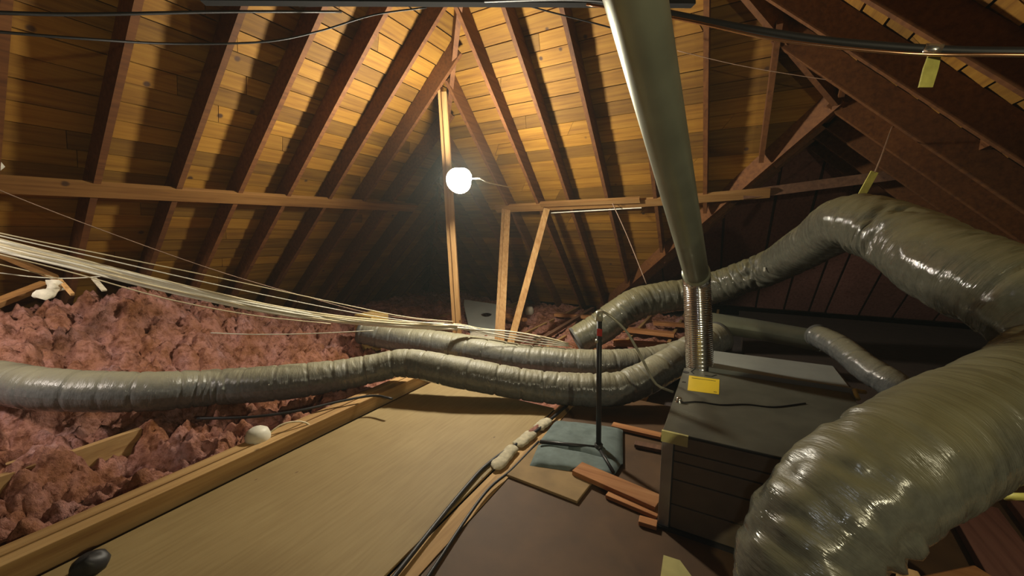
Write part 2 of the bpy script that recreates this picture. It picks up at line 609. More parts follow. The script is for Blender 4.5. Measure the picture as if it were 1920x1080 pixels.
hip('hip_rafter', (XL + 0.05, YB - 0.05, 0.04), (XL + 4.4, YB - 4.4, 4.4 * S), rb)
hip('hip_rafter', (XR - ZA / S, YB - ZA / S, ZA), (XR - 4.6, YB - 4.6, 4.6 * S), rr_)
hip('valley_rafter', (XV, YB, 0.06), (XV + ZA / S, YB - ZA / S, ZA), rb, 0.05, 0.18)
hip('ridge_board', (XV + ZA / S, YB - ZA / S, ZA), (XV + ZA / S, YE - ZA / S, ZA), wl_, 0.04, 0.2)

# gable wall behind the viewer (closes the attic)
gw = MB()
gw.v = [(XL, YF, -0.2), (XR, YF, -0.2), (XR, YF, 0.0), ((XL + XR) / 2, YF, ZP + 0.05), (XL, YF, 0.0),
        (XL, YF - 0.1, -0.2), (XR, YF - 0.1, -0.2), (XR, YF - 0.1, 0.0), ((XL + XR) / 2, YF - 0.1, ZP + 0.05), (XL, YF - 0.1, 0.0)]
gw.f = [(0, 1, 2, 3, 4), (9, 8, 7, 6, 5)] + [(i, i + 5, (i + 1) % 5 + 5, (i + 1) % 5) for i in range(5)]
gw.build('wall_front', M['dark_wood'])['kind'] = 'structure'

# ------------------------------------------------------------------ floor, joists
fl = MB().box(XL - .1, XR + .1, YF - .1, YE + .1, -0.24, -0.2).build('floor', M['dark'])
fl['kind'] = 'structure'
JT = -0.014
for i, x in enumerate([-5.35, -4.85, -4.35, -3.85, -2.52, -1.95, -1.13, -0.62, -0.1, 0.45, 1.0, 1.55, 2.1, 2.65]):
    MB().box(x - 0.02, x + 0.02, -2.5, 8.3 if x < 0.3 else 3.4, -0.199, JT).build('joist', M['joist'], fl)

# timber kerb beside the plywood sheet: two planks on edge
k = thing('double_joist', 'long pair of timber joists edging the left side of the plywood sheet', 'joist', (-2.52, 1.5, 0))
MB().box(-2.515, -2.443, -0.9, 3.35, JT, 0.098).build('plank', M['joist'], k, bevel=0.004)
MB().box(-2.594, -2.520, -0.9, 3.55, JT, 0.103).build('plank', M['joist'], k, bevel=0.004)

# exposed joist in the insulation at the far left
a, b = onz(-60, 915, 0.10), onz(262, 805, 0.07)
k = MB().beam(a - Vector((0, 0, .07)), b - Vector((0, 0, .07)), 0.045, 0.16).build('ceiling_joist', M['joist'], bevel=0.003)
tag(k, 'short length of joist showing through the pink insulation at the left edge', 'joist')
# a cross plank at the far end of the beam
a, b = onz(655, 700, 0.05), onz(742, 655, 0.05)
k = MB().beam(a - Vector((0, 0, .03)), b - Vector((0, 0, .03)), 0.09, 0.06).build('timber_offcut', M['joist'], bevel=0.003)
tag(k, 'timber offcut between the two left flexible ducts beside the insulation', 'timber')

# ------------------------------------------------------------------ insulation
def smooth(t):
    t = np.clip(t, 0, 1)
    return t * t * (3 - 2 * t)


def hfield(name, x0, x1, y0, y1, step, hf, label, cat):
    nx, ny = int((x1 - x0) / step) + 1, int((y1 - y0) / step) + 1
    xs, ys = np.linspace(x0, x1, nx), np.linspace(y0, y1, ny)
    vs = np.empty((ny, nx, 3))
    fr, tv = noise.fractal, noise.noise
    for j in range(ny):
        y = ys[j]
        for i in range(nx):
            x = xs[i]
            p = Vector((x * 2.6, y * 2.6, 0.3))
            wv = noise.noise_vector(Vector((x * 4, y * 4, 1.7)))
            wf = noise.noise_vector(Vector((x * 13, y * 13, 7.7)))
            px, py = x + wv.x * 0.07 + wf.x * 0.02, y + wv.y * 0.07 + wf.y * 0.02
            n1 = fr(p, 1.0, 2.0, 2)
            lum = 0.0
            for sc_, am in ((5.5, 0.10), (12.0, 0.062), (27.0, 0.030)):
                dd = noise.voronoi(Vector((px * sc_, py * sc_, sc_)))[0][0]
                lum += am * (0.30 - min(dd, 0.9) ** 1.6)
            z, amp = hf(x, y)
            rag = 0.018 * fr(Vector((x * 38, y * 38, 3.0)), 1.0, 2.0, 2)
            vs[j, i] = (x + wf.x * 0.02, y + wf.y * 0.02, z + amp * (n1 * 0.15 + lum * 1.9 + rag))
    idx = np.arange(nx * ny).reshape(ny, nx)
    f = np.stack([idx[:-1, :-1], idx[:-1, 1:], idx[1:, 1:], idx[1:, :-1]], -1).reshape(-1, 4)
    me = bpy.data.meshes.new(name)
    me.vertices.add(nx * ny)
    me.vertices.foreach_set('co', vs.reshape(-1).astype(np.float32))
    me.loops.add(f.size)
    me.loops.foreach_set('vertex_index', f.reshape(-1).astype(np.int32))
    me.polygons.add(len(f))
    me.polygons.foreach_set('loop_start', np.arange(0, f.size, 4, dtype=np.int32))
    me.polygons.foreach_set('use_smooth', np.ones(len(f), dtype=bool))
    me.update(calc_edges=True)
    me.materials.append(M['pink'])
    o = bpy.data.objects.new(name, me)
    COL.objects.link(o)
    return tag(o, label, cat, kind='stuff')


def mound(x, y):
    crest = float(np.interp(y, [-1, 0.6, 1.75, 2.5, 3.4, 4.4], [0.76, 0.80, 0.76, 0.42, 0.12, 0.0]))
    ctr = float(np.interp(y, [0, 1.8, 3.4], [-3.75, -3.75, -3.6]))
    t = float(smooth((ctr - x) / 1.35))
    z = 0.03 + crest * t
    z -= max(0.0, (-5.25 - x)) * 0.75 * crest / 0.75
    # hollow by the exposed joist
    d = math.hypot((x + 3.0) / 0.24, (y - 0.62) / 0.42)
    z -= 0.07 * math.exp(-d * d)
    e = min(1.0, max(0.0, (-2.60 - x) / 0.22))
    return z * (0.35 + 0.65 * e) + 0.015, 0.45 + 0.55 * e if y < 3.6 else 0.5


hfield('insulation', -6.2, -2.605, -0.7, 4.3, 0.0135, mound, 'big mound of pink loose-fill insulation left of the plywood sheet', 'insulation')


def farfill(x, y):
    z = -0.05 + 0.05 * noise.noise(Vector((x * 0.9, y * 0.9, 8)))
    if x < -4:
        z += 0.10 * min(1, (-4 - x))
    return z, 0.55


hfield('insulation', -6.3, -0.1, 4.25, 7.5, 0.024, farfill, 'low pink insulation between the far joists under the back roof slope', 'insulation')
hfield('insulation', -2.58, -0.9, 2.95, 4.25, 0.022, lambda x, y: (-0.06, 0.5), 'pink insulation patch behind the two low flexible ducts', 'insulation')

# ------------------------------------------------------------------ plywood and floor on the right
ply = MB().box(-2.405, -1.16, 0.2, 2.80, JT, 0.0).build('plywood_sheet', M['ply'], bevel=0.002)
tag(ply, 'large tan plywood sheet lying on the joists, centre foreground', 'plywood')
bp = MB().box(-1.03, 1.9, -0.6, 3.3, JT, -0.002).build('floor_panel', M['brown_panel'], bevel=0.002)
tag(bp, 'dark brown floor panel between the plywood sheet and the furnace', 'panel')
dk = MB().box(0.25, 3.3, 3.75, 8.45, -0.199, -0.03).build('floor_panel', M['deck'])  # added dark sheet, its colour stands in for shade over the wing floor
tag(dk, 'dark panel added in place of shade on the far wing floor behind the furnace', 'panel')
st = MB().box(-1.12, -1.045, -0.4, 3.0, JT - .03, -0.012).build('timber_strip', M['joist'], bevel=0.002)
tag(st, 'narrow timber strip in the gap right of the plywood sheet', 'timber')

hp = MB()
c = [onz(*q, 0.0) for q in ((948, 893), (1082, 945), (1128, 885), (1010, 835))]
hp.prism([(p.x, p.y) for p in c], 0.0, 0.016)
tag(hp.build('hatch_panel', M['tan_panel'], bevel=0.003), 'tan square of board lying beneath the blue-grey pads', 'panel')


def pillow(name, corners, z0, th, mat, n=22):
    m = MB()
    P = [Vector(c) for c in corners]
    for side in (1, 0):
        b = len(m.v)
        for j in range(n + 1):
            for i in range(n + 1):
                u, v = i / n, j / n
                q = P[0] * (1 - u) * (1 - v) + P[1] * u * (1 - v) + P[2] * u * v + P[3] * (1 - u) * v
                e = (1 - (2 * u - 1) ** 6) * (1 - (2 * v - 1) ** 6)
                h = th * e ** 0.5 * (0.9 + 0.25 * noise.noise(Vector((q.x * 9, q.y * 9, 2)))) if side else 0
                m.v.append((q.x, q.y, z0 + h))
        for j in range(n):
            for i in range(n):
                a = b + j * (n + 1) + i
                f = (a, a + 1, a + n + 2, a + n + 1)
                m.f.append(f if side else f[::-1])
    return m.build(name, mat, smooth=True)


c = [onz(*q, 0.02) for q in ((1010, 829), (1168, 872), (1168, 806), (1040, 790))]
tag(pillow('insulation_pad', c, 0.016, 0.045, M['pad']), 'blue-grey padded square beneath the black iron pipe, farther of two', 'pad')
c = [onz(*q, 0.02) for q in ((993, 872), (1150, 893), (1166, 868), (1010, 832))]
tag(pillow('insulation_pad', c, 0.016, 0.03, M['pad']), 'darker blue-grey pad in front of the floor pipe, nearer of two', 'pad')


def lump(name, a, b, wd, ht, mat, label, cat, z=0.0, group=None, seed=0):
    """soft strip from a to b"""
    m = MB()
    n, k = 14, 10
    a, b = Vector(a), Vector(b)
    t = (b - a).normalized()
    s = Vector((-t.y, t.x, 0))
    pts = []
    for i in range(n + 1):
        u = i / n
        e = (1 - (2 * u - 1) ** 8) ** 0.5
        p = a + (b - a) * u
        for j in range(k):
            an = 2 * math.pi * j / k
            r = 1 + 0.25 * noise.noise(Vector((u * 5 + seed, math.cos(an), math.sin(an))))
            m.v.append(tuple(p + s * math.cos(an) * wd / 2 * e * r + Vector((0, 0, z + ht / 2 + math.sin(an) * ht / 2 * e * r))))
    for i in range(n):
        for j in range(k):
            j2 = (j + 1) % k
            m.f.append((i * k + j, i * k + j2, (i + 1) * k + j2, (i + 1) * k + j))
    o = m.build(name, mat, smooth=True)
    return tag(o, label, cat, group)


lump('batt_strip', onz(926, 882), onz(965, 838), 0.09, 0.04, M['foam'], 'pale insulation strip on the plywood edge, nearest of three', 'insulation', -0.012, seed=1)
lump('batt_strip', onz(968, 838), onz(1000, 812), 0.09, 0.04, M['foam'], 'pale insulation strip on the plywood edge, middle of three', 'insulation', -0.012, seed=2)
lump('batt_strip', onz(1006, 806), onz(1030, 788), 0.09, 0.04, M['foam'], 'pale insulation strip on the plywood edge, farthest of three', 'insulation', -0.012, seed=3)
lump('insulation_scrap', onz(990, 818), onz(1012, 800), 0.045, 0.04, M['pink'], 'pink insulation scrap between two pale strips at the plywood edge', 'insulation', -0.012, seed=4)

for a, b, wd, z, lab in (
        ((1082, 878), (1236, 945), 0.115, 0.03, 'orange timber plank lying from the blue-grey pad to the furnace base'),
        ((1140, 925), (1236, 965), 0.07, 0.012, 'short orange timber piece tucked against the nearer side of the plank'),
        ((1148, 797), (1240, 818), 0.07, 0.02, 'slim orange timber plank beside the far blue-grey pad'),
        ((1190, 832), (1240, 842), 0.06, 0.016, 'dark stub of timber between the two orange planks by the furnace'),
        ((1198, 975), (1232, 985), 0.05, 0.012, 'small orange wood block at the near foot of the furnace corner')):
    o = MB().beam(onz(*a, z) + Vector((0, 0, z * 0)), onz(*b, z), wd, 0.022 if z < .025 else .03).build('wood_plank', M['dark_wood'] if 'dark' in lab else M['plank'], bevel=0.003)
    o.location.z += 0.0
    tag(o, lab, 'plank')

o = MB().lathe([(0.0, 0.07), (0.03, 0.068), (0.055, 0.05), (0.062, 0.02), (0.05, 0.0), (0.0, 0.0)], onz(172, 1068), n=20).build('dark_lump', M['black'], smooth=True)
for v in o.data.vertices:
    nn = noise.noise(v.co * 22)
    v.co += Vector((nn, -nn, nn * 0.6)) * 0.02
tag(o, 'dark blurred lump lying on the near left corner of the plywood sheet', 'debris')

# ------------------------------------------------------------------ cords along the floor
def cord(name, ctrl, r, mat, label, cat, group=None, n=8, step=0.04):
    o = MB().tube(path(ctrl, step), r, n).build(name, mat, smooth=True)
    return tag(o, label, cat, group)


cord('floor_cable', [onz(q[0], q[1], 0.012) for q in ((700, 1130), (870, 918), (925, 862), (1006, 808), (1068, 756))], 0.011, M['black'],
     'black cable along the gap at the right edge of the plywood sheet', 'cable')
cord('floor_cable', [onz(q[0], q[1], 0.012) for q in ((770, 1130), (905, 930), (960, 880), (1010, 828))], 0.008, M['black'],
     'second black cable running right of the plywood gap up to the floor pipe', 'cable')
cord('black_cable', [Vector((onz(*q, 0.14))) for q in ((370, 785), (470, 782), (560, 770), (640, 752), (700, 742), (735, 748))], 0.010, M['black'],
     'black cable lying across the pink insulation to the double joist', 'cable')

# ------------------------------------------------------------------ iron pipe riser and its tube
base = onz(1122, 853)
topz = 0.90
k = thing('gas_pipe', 'thin black iron pipe standing on the pads before the lower ducts', 'pipe', base)
q = base + Vector((-0.03, 0.03, topz))
MB().tube([base + Vector((0, 0, 0.04)), base + (q - base) * 0.5, q], 0.0165, 12).build('riser', M['black_iron'], k, True)
MB().tube([base + Vector((0, 0, 0.0)), base + Vector((0, 0, 0.075))], 0.027, 12).build('elbow', M['black_iron'], k, True)
ft = onz(1012, 828, 0.055)
MB().tube([base + Vector((0, 0, 0.05)), ft], 0.012, 10).build('floor_pipe', M['black_iron'], k, True)
MB().tube([base + Vector((0, 0, 0.05)), onz(1150, 885, 0.05)], 0.010, 10).build('branch_pipe', M['black_iron'], k, True)
MB().tube([q - Vector((0, 0, 0.03)), q + Vector((0, 0, 0.03))], 0.022, 12).build('cap_fitting', M['grey_tube'], k, True)
o = MB().box(q.x - .004, q.x + .028, q.y - .03, q.y - .025, q.z - .12, q.z - .075).build('tag', M['red'], k)
o['label'] = 'small red tag'
MB().tube([q - Vector((0, 0, 0.17)), q - Vector((0, 0, 0.15))], 0.022, 12).build('collar', M['grey_tube'], k, True)
dq = 2.55
tb = [q + Vector((0, 0, 0.02)), at(1131, 585, dq), at(1150, 597, dq), at(1175, 622, dq), at(1200, 665, dq), at(1215, 695, dq), at(1232, 722, dq), at(1262, 735, dq)]
cord('flexible_gas_tube', tb, 0.0085, M['grey_tube'], 'grey flexible tube curving from the iron pipe top down to the furnace', 'tube')

# ------------------------------------------------------------------ flexible ducts
def duct_mesh(ctrl, step=0.011, nc=40, ridge=0.014, seed=0.0, fold=0.008, folds_at=None, sp=(0.10, 0.24)):
    pts, rad, sd = catmull(ctrl, step)
    rnd = random.Random(int(seed * 100) + 5)
    n = len(pts)
    L = sd[-1]
    cre = []
    s = 0.05
    while s < L:
        cre.append((s, rnd.uniform(0.5, 1.0), rnd.uniform(-0.35, 0.35), rnd.uniform(0, 6.28)))
        s += rnd.uniform(*sp)
    cs = np.array(cre)
    # curvature
    T = [(pts[min(i + 1, n - 1)] - pts[max(i - 1, 0)]).normalized() for i in range(n)]
    m = MB()
    uv = []
    prev = None
    win = max(2, int(0.12 / step))
    for i in range(n):
        t = T[i]
        if prev is None:
            s_ = t.cross(Vector((0, 0, 1))).normalized()
        else:
            s_ = (prev - t * prev.dot(t)).normalized()
        prev = s_
        u_ = t.cross(s_)
        kv = (T[min(i + win, n - 1)] - T[max(i - win, 0)])       # points to the inside of the bend
        kap = min(1.0, kv.length / 0.6)
        kd = kv.normalized() if kv.length > 1e-4 else Vector((0, 0, 0))
        for k in range(nc + 1):
            an = 2 * math.pi * (k % nc) / nc
            d = s_ * math.cos(an) + u_ * math.sin(an)
            ca, sa = math.cos(an), math.sin(an)
            dr = 0.0
            # cinched rings
            ds = np.abs(sd[i] - cs[:, 0] - 0.06 * cs[:, 2] * np.cos(an - cs[:, 3]))
            dr -= ridge * float(np.sum(cs[:, 1] * np.exp(-(ds / 0.008) ** 2)))
            # soft folds running round the sleeve
            inner = max(0.0, d.dot(kd))
            f1 = noise.noise(Vector((sd[i] * 13 + seed, ca * 0.8, sa * 0.8 + seed)))
            f2 = noise.noise(Vector((sd[i] * 31 + seed, ca * 2.2, sa * 2.2)))
            amp = fold * (0.35 + 3.0 * kap * (0.2 + inner))
            dr -= amp * (0.8 * max(0.0, 1.0 - 3.2 * abs(f1)) + abs(f1) * 0.4 - 0.2) + amp * 0.35 * f2
            dr += fold * 0.5 * noise.noise(Vector((sd[i] * 2.5, ca, sa + seed)))
            m.v.append(tuple(pts[i] + d * (rad[i] + dr)))
            uv.append((sd[i], an * rad[i] if k < nc else 2 * math.pi * rad[i]))
    w_ = nc + 1
    for i in range(n - 1):
        for k in range(nc):
            m.f.append((i * w_ + k, i * w_ + k + 1, (i + 1) * w_ + k + 1, (i + 1) * w_ + k))
    m.uv = uv
    return m, pts, rad, T


def duct(name, label, ctrl, mat, caps=(True, True), cat='duct', **kw):
    m, pts, rad, T = duct_mesh(ctrl, **kw)
    k = thing(name, label, cat, pts[0])
    m.build('sleeve', mat, k, True)
    for e, on in ((0, caps[0]), (-1, caps[1])):
        if on:
            sg = -1 if e == 0 else 1
            c, t, r = pts[e], T[e] * sg, rad[e]
            MB().lathe([(r * 1.015, -0.03), (r * 1.03, 0.0), (r * 0.92, 0.004), (r * 0.88, -0.02), (r * 0.5, -0.03), (0.0, -0.03)], c, t, 28).build('end_collar', M['flex_end'], k, True)
    return k, pts


duct('flexible_duct', 'grey flexible duct with end resting in the insulation, rear of the low pair',
     [(at(678, 622, 4.45), .135), (at(720, 630, 4.42), .14), (at(780, 640, 4.35), .148), (at(860, 652, 4.25), .155), (at(930, 664, 4.1), .152), (at(1000, 675, 4.0), .15), (at(1120, 683, 3.9), .15),
      (at(1230, 676, 3.95), .15), (at(1330, 650, 4.0), .15)], M['flex'], seed=1.3)
duct('flexible_duct', 'long grey flexible duct crossing the pink insulation in front of the low pair',
     [(at(-240, 690, 2.6), .145), (at(-60, 708, 2.7), .142), (at(0, 716, 2.68), .14), (at(100, 730, 2.6), .14), (at(267, 734, 2.75), .14), (at(400, 726, 3.0), .14), (at(520, 718, 3.12), .14),
      (at(640, 703, 3.3), .132), (at(705, 690, 3.38), .122), (at(765, 681, 3.4), .122), (at(860, 698, 3.32), .135), (at(1000, 723, 3.25), .132), (at(1110, 731, 3.15), .135),
      (at(1180, 722, 3.15), .135), (at(1245, 690, 3.2), .13), (at(1300, 655, 3.3), .13), (at(1350, 630, 3.4), .13)], M['flex'], seed=4.7)

kb, bpts = duct('large_flexible_duct', 'huge grey plastic-wrapped duct looping from behind the flue to the foreground', [
    (at(1080, 640, 4.6), .17), (at(1130, 612, 4.6), .19), (at(1185, 574, 4.6), .19), (at(1240, 558, 4.6), .185), (at(1320, 545, 4.5), .18),
    (at(1440, 503, 4.0), .175), (at(1525, 455, 3.1), .175), (at(1592, 418, 2.5), .178), (at(1690, 449, 2.12), .178), (at(1775, 497, 1.75), .178),
    (at(1850, 532, 1.58), .178), (at(1960, 585, 1.42), .178), (at(2030, 650, 1.36), .178), (at(1985, 705, 1.3), .172), (at(1880, 765, 1.23), .168), (at(1790, 808, 1.17), .165),
    (at(1690, 862, 1.10), .165), (at(1590, 935, 1.07), .165), (at(1520, 1015, 1.07), .162), (at(1495, 1100, 1.07), .155), (at(1505, 1220, 1.07), .145)],
    M['flex_big'], caps=(True, False), step=0.012, nc=72, ridge=0.004, fold=0.020, seed=9.1)
o = MB().box(-.008, .008, -.004, .004, -.02, .02)
tagp = at(1433, 505, 3.78)
o.v = [(tagp.x + v[0], tagp.y + v[1], tagp.z + v[2]) for v in o.v]
o.build('paper_tag', M['white'], kb)

# small duct and grey trunk behind the furnace
duct('small_flexible_duct', 'thin dark flexible duct sloping down behind the furnace under the big loop',
     [(at(1530, 628, 3.6), .10), (at(1575, 652, 3.3), .105), (at(1625, 690, 3.0), .105), (at(1680, 725, 2.8), .105), (at(1740, 770, 2.7), .10)], M['flex'], seed=6.2, nc=28)
m, pts, rad, T = duct_mesh([(at(1330, 604, 4.0), .10), (at(1430, 620, 3.9), .10), (at(1540, 640, 3.75), .10)], ridge=0.0, fold=0.001, nc=28)
k = thing('round_trunk_duct', 'plain round sheet metal trunk lying behind the pale plenum', 'duct', pts[0])
m.build('pipe', M['galv'], k, True)
MB().tube([pts[-3], pts[-1]], .106, 28).build('end_collar', M['galv'], k, True)

# ------------------------------------------------------------------ flue
k = thing('flue_pipe', 'long round galvanised flue slanting up toward the ridge above the furnace', 'flue', (-0.19, 2.9, 1.16))
A, B = at(1305, 512, 2.62), at(1192, 0, 1.03)
d = (B - A).normalized()
MB().tube([A, A + (B - A) * .33, A + (B - A) * .66, B, B + d * 0.9], 0.078, 40).build('pipe', M['galv'], k, True)
MB().tube([A - d * 0.05, A + d * 0.012], 0.088, 40).build('collar', M['galv'], k, True)
mm = MB()
c = [A - d * 0.03, A - d * 0.10 + Vector((0, 0, -.05)), at(1309, 600, 2.68), at(1312, 694, 2.72)]
P = path(c, 0.004)
mm.tube(P, [0.088 + 0.0016 * math.sin(i * 0.004 / 0.014 * 2 * math.pi) for i in range(len(P))], 40)
o = mm.build('flexible_section', M['alu'], k, True)
o['label'] = 'shiny ribbed aluminium flexible section'
s_ = (B - A).cross(Vector((0, 0, 1))).normalized()
u_ = s_.cross(d)

# ------------------------------------------------------------------ furnace
FX0, FX1, FY0, FY1, FH = -0.215, 0.66, 1.85, 2.84, 0.49
k = thing('furnace', 'low grey furnace cabinet with yellow sticker, beneath the flue', 'furnace', (0.3, 2.3, 0))
MB().box(FX0 + .012, FX1, FY0 + .012, FY1, 0.0, FH - .006).build('cabinet', M['steel'], k)
MB().box(FX0, FX1 + .01, FY0, FY1, FH - .006, FH).build('top_panel', M['steel'], k, bevel=0.002)
zs = [0.012, 0.135, 0.262, 0.352, 0.405, FH - .012]
for i in range(5):
    MB().box(FX0 + .055, FX1, FY0 - .004, FY0 + .014, zs[i] + .003, zs[i + 1] - .003).build('front_panel', M['duct_board'], k, bevel=0.003)
o = MB().box(FX0, FX0 + .05, FY0 - .008, FY0 + .014, 0.0, FH - .05).build('corner_strip', M['steel_grey'], k, bevel=0.002)
o['label'] = 'bare grey metal corner strip'
o = MB().box(FX0 - .004, FX0 + .11, FY0 - .010, FY0 + .004, FH - .052, FH + .001).build('tape', M['tape_yellow'], k)
o['label'] = 'yellowed tape at the top corner'
MB().box(FX0 - .012, FX1, FY0 - .02, FY1, -0.002, 0.012).build('base_flange', M['black_iron'], k)


def onpanel(x, y):
    return onz(x, y, FH)


c = [onpanel(*q) for q in ((1289, 732), (1348, 740), (1349, 712), (1292, 704))]
sk = MB().prism([(p.x, p.y) for p in c], FH, FH + .0015).build('sticker', M['yellow'], k)
sk['label'] = 'bright yellow sticker'
for a, b in (((1297, 709), (1342, 715)), ((1338, 735), (1344, 736))):
    MB().beam(onpanel(*a) + Vector((0, 0, .0018)), onpanel(*b) + Vector((0, 0, .0018)), .006, .001).build('printed_line', M['ink'], sk)
c = onpanel(1286, 698)
MB().lathe([(.0, .002), (.020, .002), (.020, .0)], c, n=14).build('ink_mark', M['ink'], k)
c = onpanel(1282, 716)
MB().beam(onpanel(1279, 716) + Vector((0, 0, .001)), onpanel(1286, 717) + Vector((0, 0, .001)), .012, .002).build('ink_mark', M['ink'], k)
for pts_ in (((1295, 690), (1303, 692)), ((1302, 692), (1296, 697)), ((1296, 697), (1301, 701)), ((1322, 704), (1334, 706)), ((1334, 706), (1343, 703))):
    MB().beam(onpanel(*pts_[0]) + Vector((0, 0, .001)), onpanel(*pts_[1]) + Vector((0, 0, .001)), .007, .002).build('pen_stroke', M['ink'], k)
c = onpanel(1273, 753)
o = MB().lathe([(.0, .026), (.012, .024), (.016, .012), (.010, .006), (.022, .004), (.022, .0)], c, n=16).build('knob', M['alu'], k, True)
o['label'] = 'small shiny metal screw knob'
cord('thin_wire', [onz(q[0], q[1], FH + .003) for q in ((1278, 755), (1310, 753), (1350, 759), (1400, 758), (1450, 763), (1510, 756))], 0.004, M['black'],
     'thin dark wire lying across the furnace top', 'wire')

k = thing('supply_plenum', 'pale sheet-metal plenum box behind the furnace, right of the shiny flue', 'plenum', (0.3, 3.1, 0))
MB().box(-0.06, 0.70, 2.86, 3.32, 0, .49).build('box', M['steel'], k)
MB().box(-0.05, 0.68, 2.855, 3.33, .49, .505).build('lid', M['white_board'], k, bevel=.002)
MB().box(-0.065, 0.705, 2.85, 2.864, .40, .515).build('flange', M['white_board'], k)
m = MB().tube([Vector((0.68, 2.72, .50)), Vector((0.68, 2.80, .52)), Vector((0.74, 2.86, .50))], 0.012, 8)
tag(m.build('cable_clamp', M['tape_yellow'], smooth=True), 'little yellow clamp at the right corner of the pale plenum', 'clamp')
# ------------------------------------------------------------------ purlins, posts, braces
def zpl(pl, u, z, d=0.19):
    return pl.q(u, z) + pl.nrm * d


PZ = 1.93
k = thing('purlin', 'long timber purlin under the left roof slope, left of the lamp', 'purlin', zpl(left, 2.5, PZ))
MB().beam(zpl(left, 0.2, PZ - .06), zpl(left, 4.6, PZ + .02), 0.045, 0.13, left.nrm.cross(Vector((0, 1, 0)))).build('plank', M['purlin_y'], k)
k = thing('purlin', 'spliced timber purlin under the back roof slope, right of the lamp', 'purlin', zpl(back, -1.5, PZ))
pu = back.nrm.cross(Vector((1, 0, 0)))
MB().beam(zpl(back, -3.15, PZ), zpl(back, -1.2, PZ + .02), 0.045, 0.12, pu).build('plank', M['purlin_x'], k)
MB().beam(zpl(back, -2.35, PZ + .065, .235), zpl(back, -1.0, PZ + .07, .235), 0.04, 0.07, pu).build('splice_plank', M['purlin_x'], k)
MB().beam(zpl(back, -1.25, PZ + .0), zpl(back, 0.35, PZ + .06), 0.045, 0.11, pu).build('plank', M['purlin_x'], k)
o = MB().beam(zpl(back, 0.1, PZ + .05), Vector((1.75, 5.3, 2.02)), 0.045, 0.10).build('cross_beam', M['dark_wood'])
tag(o, 'dark timber beam bridging the black opening above the big duct', 'beam')
o = MB().beam(Vector((1.55, 5.2, 2.0)), Vector((1.42, 3.0, 2.05)), 0.045, 0.11).build('purlin', M['rafter'])
tag(o, 'timber purlin under the right roof slope, beyond the hanging strap', 'purlin')
o = MB().beam(at(375, -26, 2.0), at(1300, -16, 2.35), 0.05, 0.16).build('collar_beam', M['silhouette_wood'])
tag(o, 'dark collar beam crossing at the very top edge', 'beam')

# hip post: two studs nailed face to face
pb, pt = onz(860, 652), at(828, 132, 4.36)
k = thing('hip_post', 'tall slim timber post carrying the lit work lamp', 'post', pb)
ax = (pt - pb).normalized()
side = Vector((math.cos(YAW), math.sin(YAW), 0))
MB().beam(pb - side * .026 + Vector((0, 0, -.1)), pt - side * .026, 0.05, 0.088, Vector((0.5, -0.85, 0))).build('stud', M['stud'], k)
MB().beam(pb + side * .028 + Vector((.02, -.03, -.1)), pt + side * .028 + Vector((.02, -.03, -.25)), 0.055, 0.088, Vector((0.5, -0.85, 0))).build('stud', M['stud'], k)

bb = onz(936, 648)
b2 = zpl(back, -2.99, PZ - .02, .20)
k = thing('purlin_brace', 'pair of timber studs leaning from floor up to the back purlin', 'brace', bb)
MB().beam(bb - side * .05 + Vector((0, 0, -.1)), b2 - side * .035, 0.04, 0.089, Vector((0.5, -0.85, 0))).build('stud', M['stud'], k)
MB().beam(bb + side * .012 + Vector((0.02, -.03, -.1)), b2 + side * .03 + Vector((.02, -.03, 0)), 0.085, 0.04, Vector((0.5, -0.85, 0))).build('stud', M['stud'], k)
b3 = onz(948, 650)
b4 = zpl(back, -2.30, PZ - .01, .22)
o = MB().beam(b3 + Vector((0.04, 0, -.05)), b4, 0.085, 0.04, Vector((0.5, -0.85, 0))).build('diagonal_brace', M['stud'])
tag(o, 'single diagonal timber brace rising right to the back purlin', 'brace')

# ------------------------------------------------------------------ work lamp on the hip post
lp = at(860, 339, 3.99)
aim = Vector((0.80, -0.58, 0.14)).normalized()
k = thing('work_lamp', 'glaring white work lamp clamped to the hip post', 'lamp', lp)
MB().lathe([(0.020, -0.060), (0.05, -0.055), (0.090, -0.035), (0.118, -0.012), (0.128, 0.004), (0.133, 0.004), (0.122, -0.017), (0.093, -0.042), (0.05, -0.063), (0.02, -0.066)],
           lp, aim, 32).build('blocker_bowl', M['blocker_bowl'], k, True)  # bowl added to block the bulb and leave the roof corner dark
prof = [(0.094 * math.sin(math.pi * i / 12), -0.100 * math.cos(math.pi * i / 12) + .115) for i in range(13)]
MB().tube([lp - aim * .08, lp + aim * .05], 0.02, 12).build('neck', M['blocker_bowl'], k, True)
MB().lathe(prof, lp, aim, 20).build('bulb', M['bulb'], k, True)
MB().tube([lp - aim * .19, lp - aim * .07], 0.024, 14).build('socket', M['black'], k, True)
cl = lp - aim * .16
MB().beam(cl, cl + Vector((-.05, .05, -.04)), 0.03, 0.03).build('clamp', M['black_iron'], k)
cord('lamp_cord', [lp + side * .12 + Vector((0, 0, 0.02)), at(900, 335, 3.95), at(918, 343, 4.3), at(960, 352, 4.9)], 0.006, M['cable'], 'pale cord leading right from the glaring work lamp', 'cord')

# ------------------------------------------------------------------ cables
def cab(ctrl, r, mat, label, group=None, name='electric_cable'):
    return cord(name, [at(*c) for c in ctrl], r, mat, label, 'cable', group, 6, 0.06)


